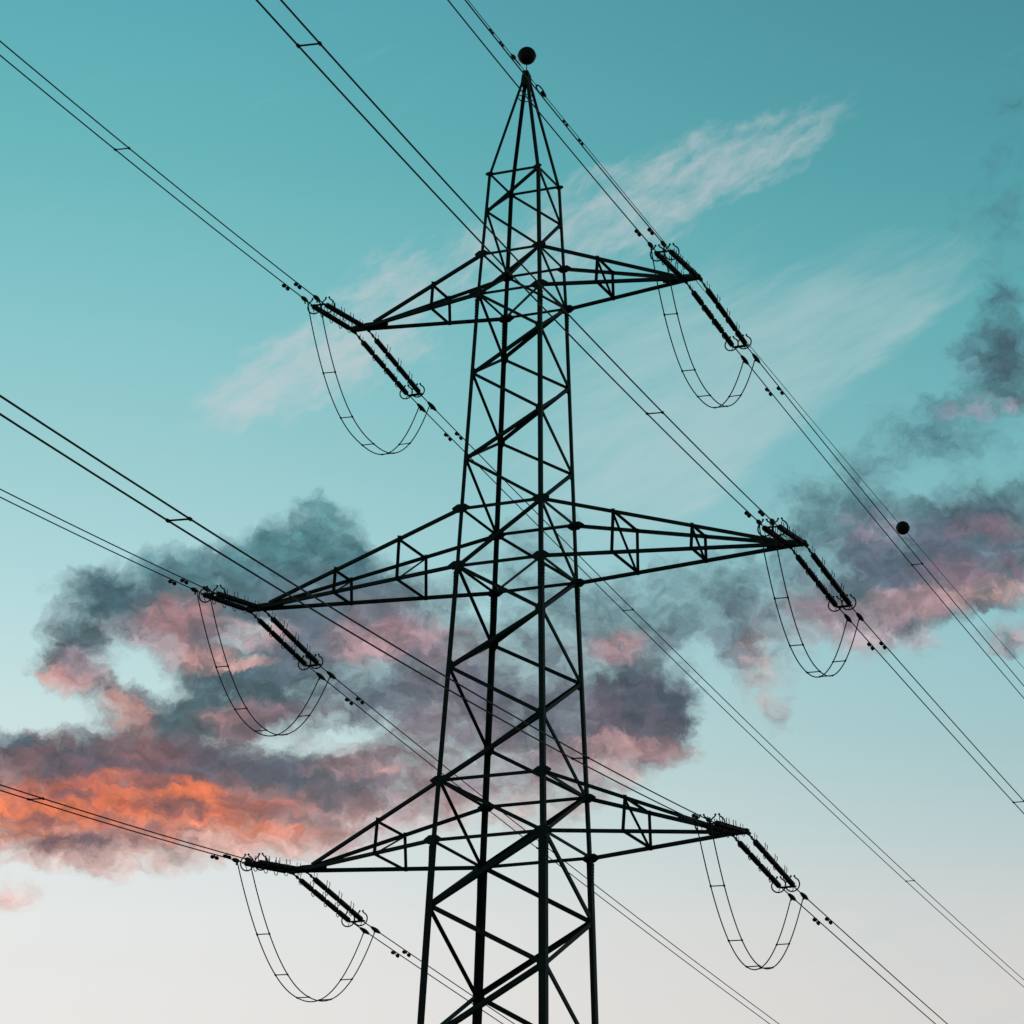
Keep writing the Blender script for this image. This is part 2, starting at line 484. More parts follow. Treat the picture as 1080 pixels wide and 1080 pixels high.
# high thin cirrus, combed into ripples
cf = masses(vec('MULTIPLY_ADD', w2, (0.5, 0.5, 0), vec('MULTIPLY_ADD', w1, (0.7, 0.6, 0), P)), CIRRUS)
mp = node('ShaderNodeMapping', vector_type='TEXTURE'); put(mp.inputs['Vector'], vec('MULTIPLY_ADD', w2, (0.30, 0.30, 0), P))
mp.inputs['Rotation'].default_value = (0, 0, R(33)); mp.inputs['Scale'].default_value = (1.15, 0.42, 1)
rip = noise(mp.outputs[0], 1.5, 6, 0.62)
cir = mth('MULTIPLY', smooth(rough(soft(cf, 1.25), rip, 1.8), 0.10, 1.20), mth('MULTIPLY', smooth(cf, 0.0, 0.3), 0.58))
sky = mix(cir, clear, lin(205, 206, 210))
vf = masses(vec('MULTIPLY_ADD', w1, (0.5, 0.5, 0), P), VEIL)
mp2 = node('ShaderNodeMapping', vector_type='TEXTURE'); put(mp2.inputs['Vector'], vec('MULTIPLY_ADD', w1, (0.4, 0.4, 0), P))
mp2.inputs['Rotation'].default_value = (0, 0, R(27)); mp2.inputs['Scale'].default_value = (2.9, 0.55, 1)
streak = noise(mp2.outputs[0], 1.1, 6, 0.6)
veil = mth('MULTIPLY', smooth(rough(soft(vf, 1.0), streak, 1.5), 0.12, 1.1), 0.40)
# the veil ends along a slanting edge
edge = mth('ADD', mth('ADD', mth('MULTIPLY', mth('SUBTRACT', X, 7.323), -0.6297), mth('MULTIPLY', mth('SUBTRACT', Y, 3.354), 0.7768)), mth('MULTIPLY', mth('SUBTRACT', streak, 0.5), 0.8))
lowpart = mth('LESS_THAN', Y, -4.5)
veil = mth('MULTIPLY', veil, mth('MAXIMUM', smooth(edge, -0.06, 0.34), lowpart))
sky = mix(veil, sky, lin(196, 212, 214))

# grey cumulus with sunlit undersides
df = mth('SUBTRACT', soft(masses(PW, CUMULUS), 1.25), mth('MULTIPLY', masses(PW, GAPS), 0.50))
dens = rough(df, fine, 1.1)
alpha = mth('MULTIPLY', smooth(dens, 0.28, 0.92), 0.94)
cloud_col = ramp(linmap(mth('ADD', Y, mth('MULTIPLY', X, 0.05)), -6.5, 3.5), [
    (0.0, lin(226, 190, 184)), (0.16, lin(180, 140, 140)), (0.26, lin(120, 102, 112)), (0.36, lin(108, 104, 118)), (0.5, lin(108, 122, 134)),
    (0.62, lin(98, 132, 140)), (0.78, lin(98, 136, 144)), (1.0, lin(90, 126, 138))])


def tints(p, base, rows):
    chans = [mth('MULTIPLY_ADD', c, 4.6, -1.35) for c in (fine3, fine2)]
    for i, (x, y, rx, ry, rot_, rgb, w) in enumerate(rows):
        mp = node('ShaderNodeMapping', vector_type='TEXTURE')
        put(mp.inputs['Vector'], p)
        mp.inputs['Location'].default_value = (x, y, 0)
        mp.inputs['Rotation'].default_value = (0, 0, R(rot_))
        mp.inputs['Scale'].default_value = (rx * 1.75, ry * 1.75, 1)
        g = node('ShaderNodeTexGradient', gradient_type='SPHERICAL')
        Lk.new(mp.outputs[0], g.inputs[0])
        k = smooth(mth('MULTIPLY', g.outputs['Fac'], chans[i % 2]), 0.0, 0.92, 0.0, min(1.0, w * 1.08))
        base = mix(k, base, lin(*rgb))
    return base


cloud_col = tints(PW, cloud_col, TINTS)
# grey-violet streaks drawn through the glowing underside
mp3 = node('ShaderNodeMapping', vector_type='TEXTURE'); put(mp3.inputs['Vector'], PW)
mp3.inputs['Rotation'].default_value = (0, 0, R(-4)); mp3.inputs['Scale'].default_value = (1.9, 0.62, 1)
bars = noise(mp3.outputs[0], 2.0, 5, 0.58)
glowband = mth('MULTIPLY', smooth(Y, -5.9, -5.3), smooth(Y, -3.6, -4.3))
glowband = mth('MULTIPLY', glowband, smooth(X, -3.0, -5.0, 0.0, 1.0))
cloud_col = mix(mth('MULTIPLY', glowband, smooth(bars, 0.47, 0.66, 0.0, 0.68)), cloud_col, lin(126, 92, 100))
shade = smooth(fine2, 0.36, 0.64, 0.80, 1.09)     # denser and thinner folds
# billows: folds facing the afterglow (low on the left) are brighter than those turned away
lump = noise(vec('MULTIPLY', PW, (1.0, 1.25, 1.0)), 2.3, 6, 0.58)
lump_off = noise(vec('MULTIPLY', vec('ADD', PW, (-0.085, -0.11, 0.0)), (1.0, 1.25, 1.0)), 2.3, 6, 0.58)
relief = mth('MULTIPLY_ADD', mth('SUBTRACT', lump, lump_off), 1.25, 1.0)
shade = mth('MULTIPLY', shade, mth('MINIMUM', mth('MAXIMUM', relief, 0.72), 1.34))
cloud_col = vec('SCALE', cloud_col, scale=shade)
gm = node('ShaderNodeGamma'); put(gm.inputs['Color'], cloud_col); gm.inputs['Gamma'].default_value = 1.14
cloud_col = gm.outputs[0]
cloudy = mix(alpha, sky, cloud_col)
below = smooth(el, -1.0, 0.5)
haze_line = lin(46, 48, 46)


def background(c):
    n = node('ShaderNodeBackground'); put(n.inputs['Color'], mix(below, haze_line, c)); n.inputs['Strength'].default_value = 1.0
    return n.outputs[0]


# cumulus only stands in the lower band and towards the right; elsewhere the plain sky is enough
band = mth('MULTIPLY', mth('MAXIMUM', mth('LESS_THAN', Y, 0.9), mth('GREATER_THAN', X, 5.0)), mth('GREATER_THAN', Y, -7.3))
band = mth('MULTIPLY', band, mth('LESS_THAN', mth('ABSOLUTE', X), 12.0))
band = mth('MULTIPLY', band, mth('LESS_THAN', Y, 10.0))
ms = node('ShaderNodeMixShader'); put(ms.inputs[0], band); Lk.new(background(sky), ms.inputs[1]); Lk.new(background(cloudy), ms.inputs[2])
wo = node('ShaderNodeOutputWorld'); Lk.new(ms.outputs[0], wo.inputs['Surface'])
world.cycles.sampling_method = 'MANUAL'
world.cycles.sample_map_resolution = 512

# ------------------------------------------------------------------ sun, almost set behind the pylon
sun_data = bpy.data.lights.new('sun', 'SUN')
sun_data.energy = 0.15
sun_data.angle = R(0.5)
sun_data.color = (1.0, 0.62, 0.40)
sun = bpy.data.objects.new('sun', sun_data)
sd = Vector((math.sin(SUN_AZ) * math.cos(SUN_EL), math.cos(SUN_AZ) * math.cos(SUN_EL), math.sin(SUN_EL)))
sun.rotation_euler = sd.to_track_quat('Z', 'Y').to_euler()
sun.location = (0, 0, 120)
col.objects.link(sun)


# ------------------------------------------------------------------ materials
def material(name, c1, c2, scale, rough, metallic=0.0, bump=0.0, rough2=None, detail=6):
    mt = bpy.data.materials.new(name)
    mt.use_nodes = True
    t = mt.node_tree
    b = t.nodes['Principled BSDF']
    tcn = t.nodes.new('ShaderNodeTexCoord')
    ns = t.nodes.new('ShaderNodeTexNoise'); ns.inputs['Scale'].default_value = scale; ns.inputs['Detail'].default_value = detail
    t.links.new(tcn.outputs['Object'], ns.inputs['Vector'])
    cr = t.nodes.new('ShaderNodeValToRGB')
    cr.color_ramp.elements[0].position = 0.35; cr.color_ramp.elements[0].color = (*c1, 1)
    cr.color_ramp.elements[1].position = 0.68; cr.color_ramp.elements[1].color = (*c2, 1)
    t.links.new(ns.outputs['Fac'], cr.inputs['Fac'])
    t.links.new(cr.outputs['Color'], b.inputs['Base Color'])
    mr = t.nodes.new('ShaderNodeMapRange')
    mr.inputs['To Min'].default_value = rough; mr.inputs['To Max'].default_value = rough2 or min(1, rough + 0.2)
    t.links.new(ns.outputs['Fac'], mr.inputs['Value']); t.links.new(mr.outputs[0], b.inputs['Roughness'])
    b.inputs['Metallic'].default_value = metallic
    b.inputs['Specular IOR Level'].default_value = 0.3
    if bump:
        bp = t.nodes.new('ShaderNodeBump'); bp.inputs['Strength'].default_value = bump; bp.inputs['Distance'].default_value = 0.02
        t.links.new(ns.outputs['Fac'], bp.inputs['Height']); t.links.new(bp.outputs[0], b.inputs['Normal'])
    return mt


STEEL = material('painted_steel', (0.016, 0.034, 0.031), (0.032, 0.056, 0.050), 3.0, 0.6, bump=0.1)
FITTING = material('weathered_fitting_metal', (0.020, 0.024, 0.024), (0.045, 0.048, 0.050), 14.0, 0.55, 0.3)
CABLE = material('weathered_aluminium_cable', (0.040, 0.040, 0.046), (0.07, 0.07, 0.078), 9.0, 0.6, 0.3)
PORCELAIN = material('brown_glazed_porcelain', (0.018, 0.010, 0.008), (0.034, 0.018, 0.013), 6.0, 0.25)
BALL = material('dark_marker_paint', (0.018, 0.016, 0.016), (0.03, 0.026, 0.026), 5.0, 0.5)
CONCRETE = material('concrete', (0.20, 0.19, 0.18), (0.32, 0.31, 0.29), 4.0, 0.85, bump=0.3)
GRASS = material('meadow_grass', (0.022, 0.036, 0.012), (0.060, 0.072, 0.026), 0.35, 0.9, bump=0.6, detail=12)


# ------------------------------------------------------------------ mesh builder
class MB:
    def __init__(self):
        self.v, self.f = [], []

    def add(self, vs, fs):
        b = len(self.v)
        self.v += [tuple(p) for p in vs]
        self.f += [tuple(i + b for i in f) for f in fs]
        return self

    def prism(self, p0, p1, profile, d1, d2):
        """extrude a closed 2-D profile given in (d1, d2) from p0 to p1"""
        n = len(profile)
        vs = [p0 + d1 * a + d2 * b for a, b in profile] + [p1 + d1 * a + d2 * b for a, b in profile]
        fs = [(i, (i + 1) % n, n + (i + 1) % n, n + i) for i in range(n)]
        fs += [tuple(reversed(range(n))), tuple(range(n, 2 * n))]
        return self.add(vs, fs)

    def angle(self, p0, p1, s, t, d1, d2, centre=True, s2=None):
        """rolled steel angle; flange 1 along d1, flange 2 along d2"""
        p0, p1 = Vector(p0), Vector(p1)
        a = (p1 - p0).normalized()
        d1 = Vector(d1); d1 = (d1 - a * d1.dot(a)).normalized()
        d2 = Vector(d2); d2 = (d2 - a * d2.dot(a)); d2 = (d2 - d1 * d2.dot(d1)).normalized()
        s2 = s2 or s
        o = -s / 2 if centre else 0.0
        prof = [(o, 0), (o + s, 0), (o + s, t), (o + t, t), (o + t, s2), (o, s2)]
        return self.prism(p0, p1, prof, d1, d2)

    def box(self, c, ax, ay, az_):
        c, ax, ay, az_ = Vector(c), Vector(ax), Vector(ay), Vector(az_)
        vs = [c + ax * i + ay * j + az_ * k for k in (-1, 1) for j in (-1, 1) for i in (-1, 1)]
        return self.add(vs, [(0, 2, 3, 1), (4, 5, 7, 6), (0, 1, 5, 4), (2, 6, 7, 3), (0, 4, 6, 2), (1, 3, 7, 5)])

    def plate(self, pts, n, t):
        """flat polygon plate of thickness t along n"""
        n = Vector(n).normalized()
        k = len(pts)
        vs = [Vector(p) for p in pts] + [Vector(p) + n * t for p in pts]
        return self.add(vs, [tuple(range(k)), tuple(reversed(range(k, 2 * k)))] + [(i, i + k, (i + 1) % k + k, (i + 1) % k) for i in range(k)])

    def tube(self, pts, r, sides=8, caps=True):
        pts = [Vector(p) for p in pts]
        n = len(pts)
        rs = r if isinstance(r, (list, tuple)) else [r] * n
        prev = None
        vs, fs = [], []
        for i, p in enumerate(pts):
            t = (pts[min(i + 1, n - 1)] - pts[max(i - 1, 0)]).normalized()
            if prev is None:
                ref = Vector((0, 0, 1)) if abs(t.z) < 0.9 else Vector((1, 0, 0))
                u = (ref - t * ref.dot(t)).normalized()
            else:
                u = (prev - t * prev.dot(t)).normalized()
            prev = u
            w = t.cross(u)
            for k in range(sides):
                a = 2 * math.pi * k / sides
                vs.append(p + (u * math.cos(a) + w * math.sin(a)) * rs[i])
        for i in range(n - 1):
            for k in range(sides):
                k2 = (k + 1) % sides
                fs.append((i * sides + k, i * sides + k2, (i + 1) * sides + k2, (i + 1) * sides + k))
        if caps:
            fs.append(tuple(reversed(range(sides)))); fs.append(tuple((n - 1) * sides + k for k in range(sides)))
        return self.add(vs, fs)

    def ball(self, c, r, seg=16, rings=10, sx=1, sy=1, sz=1):
        c = Vector(c)
        vs = [c + Vector((0, 0, r * sz))]
        for i in range(1, rings):
            th = math.pi * i / rings
            for k in range(seg):
                ph = 2 * math.pi * k / seg
                vs.append(c + Vector((r * sx * math.sin(th) * math.cos(ph), r * sy * math.sin(th) * math.sin(ph), r * sz * math.cos(th))))
        vs.append(c + Vector((0, 0, -r * sz)))
        fs = []
        for k in range(seg):
            k2 = (k + 1) % seg
            fs.append((0, 1 + k, 1 + k2))
            for i in range(rings - 2):
                a = 1 + i * seg
                fs.append((a + k, a + seg + k, a + seg + k2, a + k2))
            a = 1 + (rings - 2) * seg
            fs.append((a + k, len(vs) - 1, a + k2))
        return self.add(vs, fs)

    def mesh(self, name, mat, smooth=False):
        me = bpy.data.meshes.new(name)
        me.from_pydata(self.v, [], self.f)
        me.materials.append(mat)
        if smooth:
            me.polygons.foreach_set('use_smooth', [True] * len(me.polygons))
        me.validate()
        me.update()
        return me

    def build(self, name, mat, parent=None, smooth=False):
        o = bpy.data.objects.new(name, self.mesh(name, mat, smooth))
        col.objects.link(o)
        if parent: o.parent = parent
        return o


def link(name, me, parent, matrix):
    o = bpy.data.objects.new(name, me)
    col.objects.link(o)
    o.parent = parent
    o.matrix_local = matrix
    return o


def thing(name, label, cat, loc, group=None):
    o = bpy.data.objects.new(name, None)
    col.objects.link(o)
    o.location = loc
    o.empty_display_size = 0.5
    o['label'] = label; o['category'] = cat
    if group: o['group'] = group
    return o


# ------------------------------------------------------------------ ground
g = MB()
NR, NA = 40, 72
radii = [0.0] + [3.0 * (6000 / 3.0) ** (i / (NR - 1)) for i in range(NR)]
gv = [(0, 0, 0)]
for r_ in radii[1:]:
    for k in range(NA):
        a = 2 * math.pi * k / NA
        x, y = r_ * math.cos(a), r_ * math.sin(a)
        flat = min(1.0, max(0.0, (math.hypot(x, y) - 12) / 40)) * min(1.0, max(0.0, (math.hypot(x - 41, y + 93) - 6) / 30))
        gv.append((x, y, flat * (0.35 * math.sin(x * 0.045) * math.cos(y * 0.038) + 0.15 * math.sin(x * 0.16 + y * 0.11)) - 0.15 * (1 if flat > 0 else 0) * flat))
gf = [(0, 1 + k, 1 + (k + 1) % NA) for k in range(NA)]
for i in range(NR - 1):
    for k in range(NA):
        a, b = 1 + i * NA + k, 1 + i * NA + (k + 1) % NA
        gf.append((a, a + NA, b + NA, b))
g.add(gv, gf)
ground = g.build('ground', GRASS, smooth=True)
ground['kind'] = 'structure'

# ------------------------------------------------------------------ the pylon
# level heights (above ground) and body half widths read off the lattice
LV = [(0.0, 2.62), (26.641, 1.773), (28.5, 1.670), (35.328, 1.392), (37.206, 1.329), (44.443, 1.055), (45.828, 0.981), (48.646, 0.842)]
APEX = 52.53
def half(z):
    for (z0, w0), (z1, w1) in zip(LV, LV[1:]):
        if z <= z1: return w0 + (w1 - w0) * (z - z0) / (z1 - z0)
    return LV[-1][1]
SEG = [(0.0, 26.641, 0.225), (26.641, 35.328, 0.155), (35.328, 44.443, 0.124), (44.443, 48.646, 0.104)]
def leg_size(z):
    for z0, z1, s in SEG:
        if z < z1 - 0.001: return s
    return 0.104
LT = 0.014                                   # leg flange thickness
E_OUT = 0.40
CORN = {'a': (-1, -1), 'b': (1, -1), 'c': (1, 1), 'd': (-1, 1)}
def node_pt(c, z): return Vector((CORN[c][0] * half(z), CORN[c][1] * half(z), z))
def skin(z): return half(z) + E_OUT * leg_size(z - 0.01)     # where the outside of the leg flanges lies

pylon = thing('lattice_pylon', 'tall dark green steel lattice pylon with three pairs of tapering crossarms', 'pylon', (0, 0, 0))

for c, (sx, sy) in CORN.items():
    mb = MB()
    for z0, z1, s in SEG:
        e = E_OUT * s
        p0 = Vector((sx * (half(z0) + e), sy * (half(z0) + e), z0)); p1 = Vector((sx * (half(z1) + e), sy * (half(z1) + e), z1))
        mb.angle(p0, p1, s, LT, (-sx, 0, 0), (0, -sy, 0), centre=False)
    lg = mb.build('leg', STEEL, pylon)
    # splices where the section changes, with bolt heads
    for zs, s in ((26.641, 0.215), (35.328, 0.145), (44.443, 0.112)):
        sp = MB()
        zc = zs - 0.55
        e = E_OUT * s
        for (d1, d2) in (((-sx, 0, 0), (0, sy, 0)), ((0, -sy, 0), (sx, 0, 0))):
            d1, d2 = Vector(d1), Vector(d2)
            base = Vector((sx * (half(zc) + e), sy * (half(zc) + e), zc))
            sp.box(base + d1 * s * 0.52 + d2 * 0.009, d1 * s * 0.46, Vector((0, 0, 0.38)), d2 * 0.007)
            for kz in range(-3, 4):
                for ks in (0.3, 0.75):
                    sp.box(base + d1 * s * ks + d2 * 0.026 + Vector((0, 0, kz * 0.105)), d1 * 0.013, Vector((0, 0, 0.013)), d2 * 0.011)
        sp.build('splice_plate', STEEL, lg)
    ft = MB()
    b0 = half(0) + 0.05
    ft.add([(sx * b0 + x * 0.5, sy * b0 + y * 0.5, -0.6) for x, y in ((-1, -1), (1, -1), (1, 1), (-1, 1))] +
           [(sx * b0 + x * 0.36, sy * b0 + y * 0.36, 0.32) for x, y in ((-1, -1), (1, -1), (1, 1), (-1, 1))],
           [(3, 2, 1, 0), (4, 5, 6, 7), (0, 1, 5, 4), (1, 2, 6, 5), (2, 3, 7, 6), (3, 0, 4, 7)])
    ft.build('footing', CONCRETE, pylon)

FACES = [('a', 'b', Vector((0, -1, 0))), ('b', 'c', Vector((1, 0, 0))), ('d', 'c', Vector((0, 1, 0))), ('a', 'd', Vector((-1, 0, 0)))]
# one zigzag up each face; b and d share their joints, a and c the ones between
ZIG = [(48.646, 'bd'), (47.33, 'ac'), (45.828, 'bd'), (44.443, 'ac'), (43.05, 'bd'), (41.74, 'ac'), (40.24, 'bd'), (38.87, 'ac'), (37.206, 'bd'),
       (35.328, 'ac'), (33.635, 'bd'), (32.08, 'ac'), (30.30, 'bd'), (28.50, 'ac'), (26.641, 'bd'), (24.66, 'ac'), (22.66, 'bd'),
       (20.5, 'ac'), (18.2, 'bd'), (15.7, 'ac'), (12.9, 'bd'), (9.7, 'ac'), (6.0, 'bd'), (1.2, 'ac')]
def dsize(z):
    return 0.150 if z < 26.6 else 0.118 if z < 35.3 else 0.098 if z < 44.4 else 0.082
def face_bar(name, n, pa, pb, s, depth, t=0.010, trim=0.10):
    pa, pb = Vector(pa), Vector(pb)
    def onface(p):
        off = skin(p.z) - LT - depth
        q = p.copy()
        if n.x: q.x = n.x * off
        else: q.y = n.y * off
        return q
    pa, pb = onface(pa), onface(pb)
    a = (pb - pa).normalized()
    pa, pb = pa + a * trim, pb - a * trim
    inplane = a.cross(n)
    return MB().angle(pa, pb, s, t, inplane, -n).build(name, STEEL, pylon)

for (z0, s0), (z1, s1) in zip(ZIG, ZIG[1:]):
    for i, (l, r_, n) in enumerate(FACES):
        up_c = l if l in s0 else r_
        lo_c = r_ if up_c == l else l
        face_bar('diagonal_brace', n, node_pt(up_c, z0), node_pt(lo_c, z1), dsize((z0 + z1) / 2), 0.014)
RINGS = [26.641, 28.50, 35.328, 37.206, 44.443, 45.828, 48.646]
for z in RINGS:
    for l, r_, n in FACES:
        face_bar('horizontal_brace', n, node_pt(l, z), node_pt(r_, z), 0.108 if z < 44 else 0.088, 0.030, trim=0.10 if z < 44 else 0.05)
for z in (26.641, 35.328, 44.443, 45.828):    # plan bracing
    a, b = node_pt('b', z), node_pt('d', z)
    k = (b - a).normalized()
    MB().angle(a + k * 0.2, b - k * 0.2, 0.10, 0.009, k.cross(Vector((0, 0, 1))), (0, 0, -1)).build('plan_brace', STEEL, pylon)

# joint plates
for z, cs in ZIG[:-1]:
    if any(abs(z - q) < 0.01 for q in RINGS): continue
    for i, (l, r_, n) in enumerate(FACES):
        c = l if l in cs else r_
        p = node_pt(c, z)
        off = skin(z) - LT - 0.012
        q = p.copy()
        if n.x: q.x = n.x * off
        else: q.y = n.y * off
        other = node_pt(r_ if c == l else l, z)
        side = (other - p); side.z = 0; side.normalize()
        k = 0.75 if z > 44 else 0.9 if z > 35 else 1.15
        s = leg_size(z)
        pts = [q + side * x + Vector((0, 0, y)) for x, y in ((-0.3 * s, -0.17 * k), (0.30 * s + 0.05, -0.17 * k), (0.17 * k, -0.07 * k), (0.17 * k, 0.07 * k), (0.30 * s + 0.05, 0.17 * k), (-0.3 * s, 0.17 * k))]
        MB().plate(pts, n, 0.010).build('gusset_plate', STEEL, pylon)
for z in RINGS:
    for c, (sx, sy) in CORN.items():
        y = sy * (skin(z) + 0.003)
        k = 1.0 if z < 48 else 0.55
        big = z in (26.641, 35.328, 37.206, 44.443, 28.50)
        hx, hz = (0.30 * k, 0.15 * k) if big else (0.24 * k, 0.13 * k)
        x0 = sx * half(z)
        sgn = -1 if z in (28.50, 37.206, 45.828) else 1
        pts = [(-hx, -0.02), (-hx * 0.45, -hz * 0.9 * sgn), (hx * 0.45, -hz * 0.9 * sgn), (hx, -0.02), (hx, 0.03), (hx * 0.42, hz * sgn), (-hx * 0.42, hz * sgn), (-hx, 0.03)]
        if sgn < 0: pts = [(-hx, 0.03), (-hx * 0.45, hz * 0.9), (hx * 0.45, hz * 0.9), (hx, 0.03), (hx, -0.02), (hx * 0.42, -hz), (-hx * 0.42, -hz), (-hx, -0.02)]
        MB().plate([Vector((x0 + px, y, z + pz)) for px, pz in pts], (0, sy, 0), 0.012).build('gusset_plate', STEEL, pylon)

# peak
zp = 48.646
top = MB()
pk = thing_peak = None
cap = MB()
cap.add([(x * 0.145, y * 0.145, APEX - 0.52) for x, y in ((-1, -1), (1, -1), (1, 1), (-1, 1))] + [(x * 0.115, y * 0.115, APEX - 0.14) for x, y in ((-1, -1), (1, -1), (1, 1), (-1, 1))] +
        [(x * 0.05, y * 0.05, APEX + 0.04) for x, y in ((-1, -1), (1, -1), (1, 1), (-1, 1))],
        [(3, 2, 1, 0), (8, 9, 10, 11)] + [(i, (i + 1) % 4, 4 + (i + 1) % 4, 4 + i) for i in range(4)] + [(4 + i, 4 + (i + 1) % 4, 8 + (i + 1) % 4, 8 + i) for i in range(4)])
cap.box((0, 0, APEX - 0.12), (0.03, 0, 0), (0, 0.26, 0), (0, 0, 0.05))
capo = cap.build('peak_cap', STEEL, pylon)
for c, (sx, sy) in CORN.items():
    w = half(zp) + E_OUT * 0.075
    p0 = Vector((sx * w, sy * w, zp)); p1 = Vector((sx * 0.11, sy * 0.11, APEX - 0.30))
    MB().angle(p0, p1, 0.096, 0.010, (-sx, 0, 0), (0, -sy, 0), centre=False).build('peak_leg', STEEL, pylon)
zb = APEX - 0.95
wb = half(zp) * (APEX - zb) / (APEX - zp) + 0.03
rb = MB()
for (x0, y0), (x1, y1) in (((-1, -1), (1, -1)), ((1, -1), (1, 1)), ((1, 1), (-1, 1)), ((-1, 1), (-1, -1))):
    rb.tube([(x0 * wb, y0 * wb, zb), (x1 * wb, y1 * wb, zb)], 0.018, 6)
rb.build('peak_ring', STEEL, pylon)

# crossarms: (upper ring, lower ring, tip height, reach left, reach right, frame stations)
ARMS = {'t': (45.828, 44.443, 44.377, 6.00, 6.00, (0.36,)), 'm': (37.206, 35.328, 35.244, 9.37, 9.37, (0.275, 0.575)), 'b': (28.50, 26.641, 26.574, 7.50, 7.50, (0.395,))}
def make_arm(key, sx):
    zu, zl, zt, LL, LR, st = ARMS[key]
    reach = LL if sx < 0 else LR
    root = MB()
    xt = sx * reach
    # tip: two plates side by side carrying the strings
    for sy in (-1, 1):
        y0 = sy * 0.055
        root.plate([(xt - sx * 1.25, y0, zt + 0.00), (xt - sx * 0.60, y0, zt - 0.085), (xt + sx * 0.02, y0, zt - 0.08), (xt + sx * 0.02, y0, zt + 0.06), (xt - sx * 0.5, y0, zt + 0.12), (xt - sx * 1.25, y0, zt + 0.12)], (0, sy, 0), 0.03)
    for ux in (0.0, 0.52):
        root.box((xt - sx * ux, 0, zt - 0.045), (0.05, 0, 0), (0, 0.15, 0), (0, 0, 0.025))
    root.box((xt - sx * 0.25, 0, zt + 0.045), (0.26, 0, 0), (0, 0.052, 0), (0, 0, 0.02))
    arm = root.build('crossarm', STEEL, pylon)
    ch = {}
    for lev, z, size in (('u', zu, 0.112), ('l', zl, 0.118)):
        for sy in (-1, 1):
            off = half(z) + 0.03
            p0 = Vector((sx * half(z), sy * (skin(z) + (0.016 if True else 0)), z))
            p1 = Vector((xt - sx * (0.80 if lev == 'u' else 0.55), sy * (0.105 if lev == 'u' else 0.125), zt + (0.115 if lev == 'u' else -0.01)))
            fs = size * (0.86 if sy < 0 else 1.16)
            MB().angle(p0 - (p1 - p0).normalized() * 0.1, p1, fs, 0.010, (0, 0, 1), (0, -sy, 0)).build('chord', STEEL, arm)
            ch[lev, sy] = (p0, p1)
    for f in st:
        P_ = {k: p0.lerp(p1, f * reach_f) for k, (p0, p1) in ch.items() for reach_f in [reach / abs(p1.x)]}
        # lerp by x so that the frame stands upright
        xs = sx * (half(zl) + (reach - half(zl)) * f)
        for k, (p0, p1) in ch.items():
            P_[k] = p0.lerp(p1, (xs - p0.x) / (p1.x - p0.x))
        def strut(a, b, s=0.066, ext=0.06, dy=0.0):
            a, b = Vector(a), Vector(b)
            k = (b - a).normalized()
            d1 = Vector((1, 0, 0))
            MB().angle(a - k * ext + Vector((sx * dy, 0, 0)), b + k * ext + Vector((sx * dy, 0, 0)), s, 0.007, d1, k.cross(d1)).build('strut', STEEL, arm)
        strut(P_['u', -1], P_['l', -1], 0.078, 0.08)
        strut(P_['u', 1], P_['l', 1], 0.074, 0.08)
        strut(P_['u', -1], P_['u', 1], 0.068, 0.04, 0.03)
        strut(P_['l', -1], P_['l', 1], 0.068, 0.04, 0.03)
        if sx < 0: strut(P_['l', -1], P_['u', 1], 0.058, 0.0, -0.03)
        else: strut(P_['u', -1], P_['l', 1], 0.058, 0.0, -0.03)
    return arm
for key in ARMS:
    for sx in (-1, 1): make_arm(key, sx)

# ------------------------------------------------------------------ conductors
BUNDLE = 0.396
TIP = {'t': 5.73, 'm': 9.085, 'b': 7.215}      # middle of the string anchor points on each arm
AZ = {'F': R(0.2115), 'N': R(8.4902)}
CURV = {'F': 0.00034654, 'N': 0.00048903}
PHASE = {   # attach x, attach z, slope far, slope near, clamp distance far, near
    'tL': (-6.035, 44.377, -0.10501, -0.15106, 5.78, 4.13),
    'tR': (5.548, 44.377, -0.09130, -0.14934, 5.80, 4.05),
    'mL': (-9.466, 35.244, -0.09905, -0.15575, 5.79, 4.05),
    'mR': (8.869, 35.244, -0.08651, -0.15221, 5.98, 3.72),
    'bL': (-7.676, 26.574, -0.09666, -0.14891, 6.07, 3.84),
    'bR': (6.875, 26.574, -0.09166, -0.15083, 6.16, 3.58)}
ARM_WORDS = {'tL': 'top left crossarm', 'tR': 'top right crossarm', 'mL': 'long middle left crossarm', 'mR': 'long middle right crossarm', 'bL': 'lowest left crossarm', 'bR': 'lowest right crossarm'}

def line_pt(ph, side, off, t):
    x, z, sF, sN, _, _ = PHASE[ph]
    a = AZ[side]; sg = 1 if side == 'F' else -1
    d = Vector((math.sin(a), math.cos(a) * sg, 0)); n = Vector((d.y, -d.x, 0)) * sg
    return Vector((x, 0, z)) + d * t + n * off + Vector((0, 0, (sF if side == 'F' else sN) * t + CURV[side] * t * t))
def line_dir(ph, side, off, t):
    return (line_pt(ph, side, off, t + 0.05) - line_pt(ph, side, off, t - 0.05)).normalized()
def frame(p, y, zref=Vector((0, 0, 1))):
    x = y.cross(zref).normalized(); z = x.cross(y)
    mm = Matrix.Identity(4)
    for i in range(3): mm[i][0], mm[i][1], mm[i][2] = x[i], y[i], z[i]
    mm.translation = p
    return mm

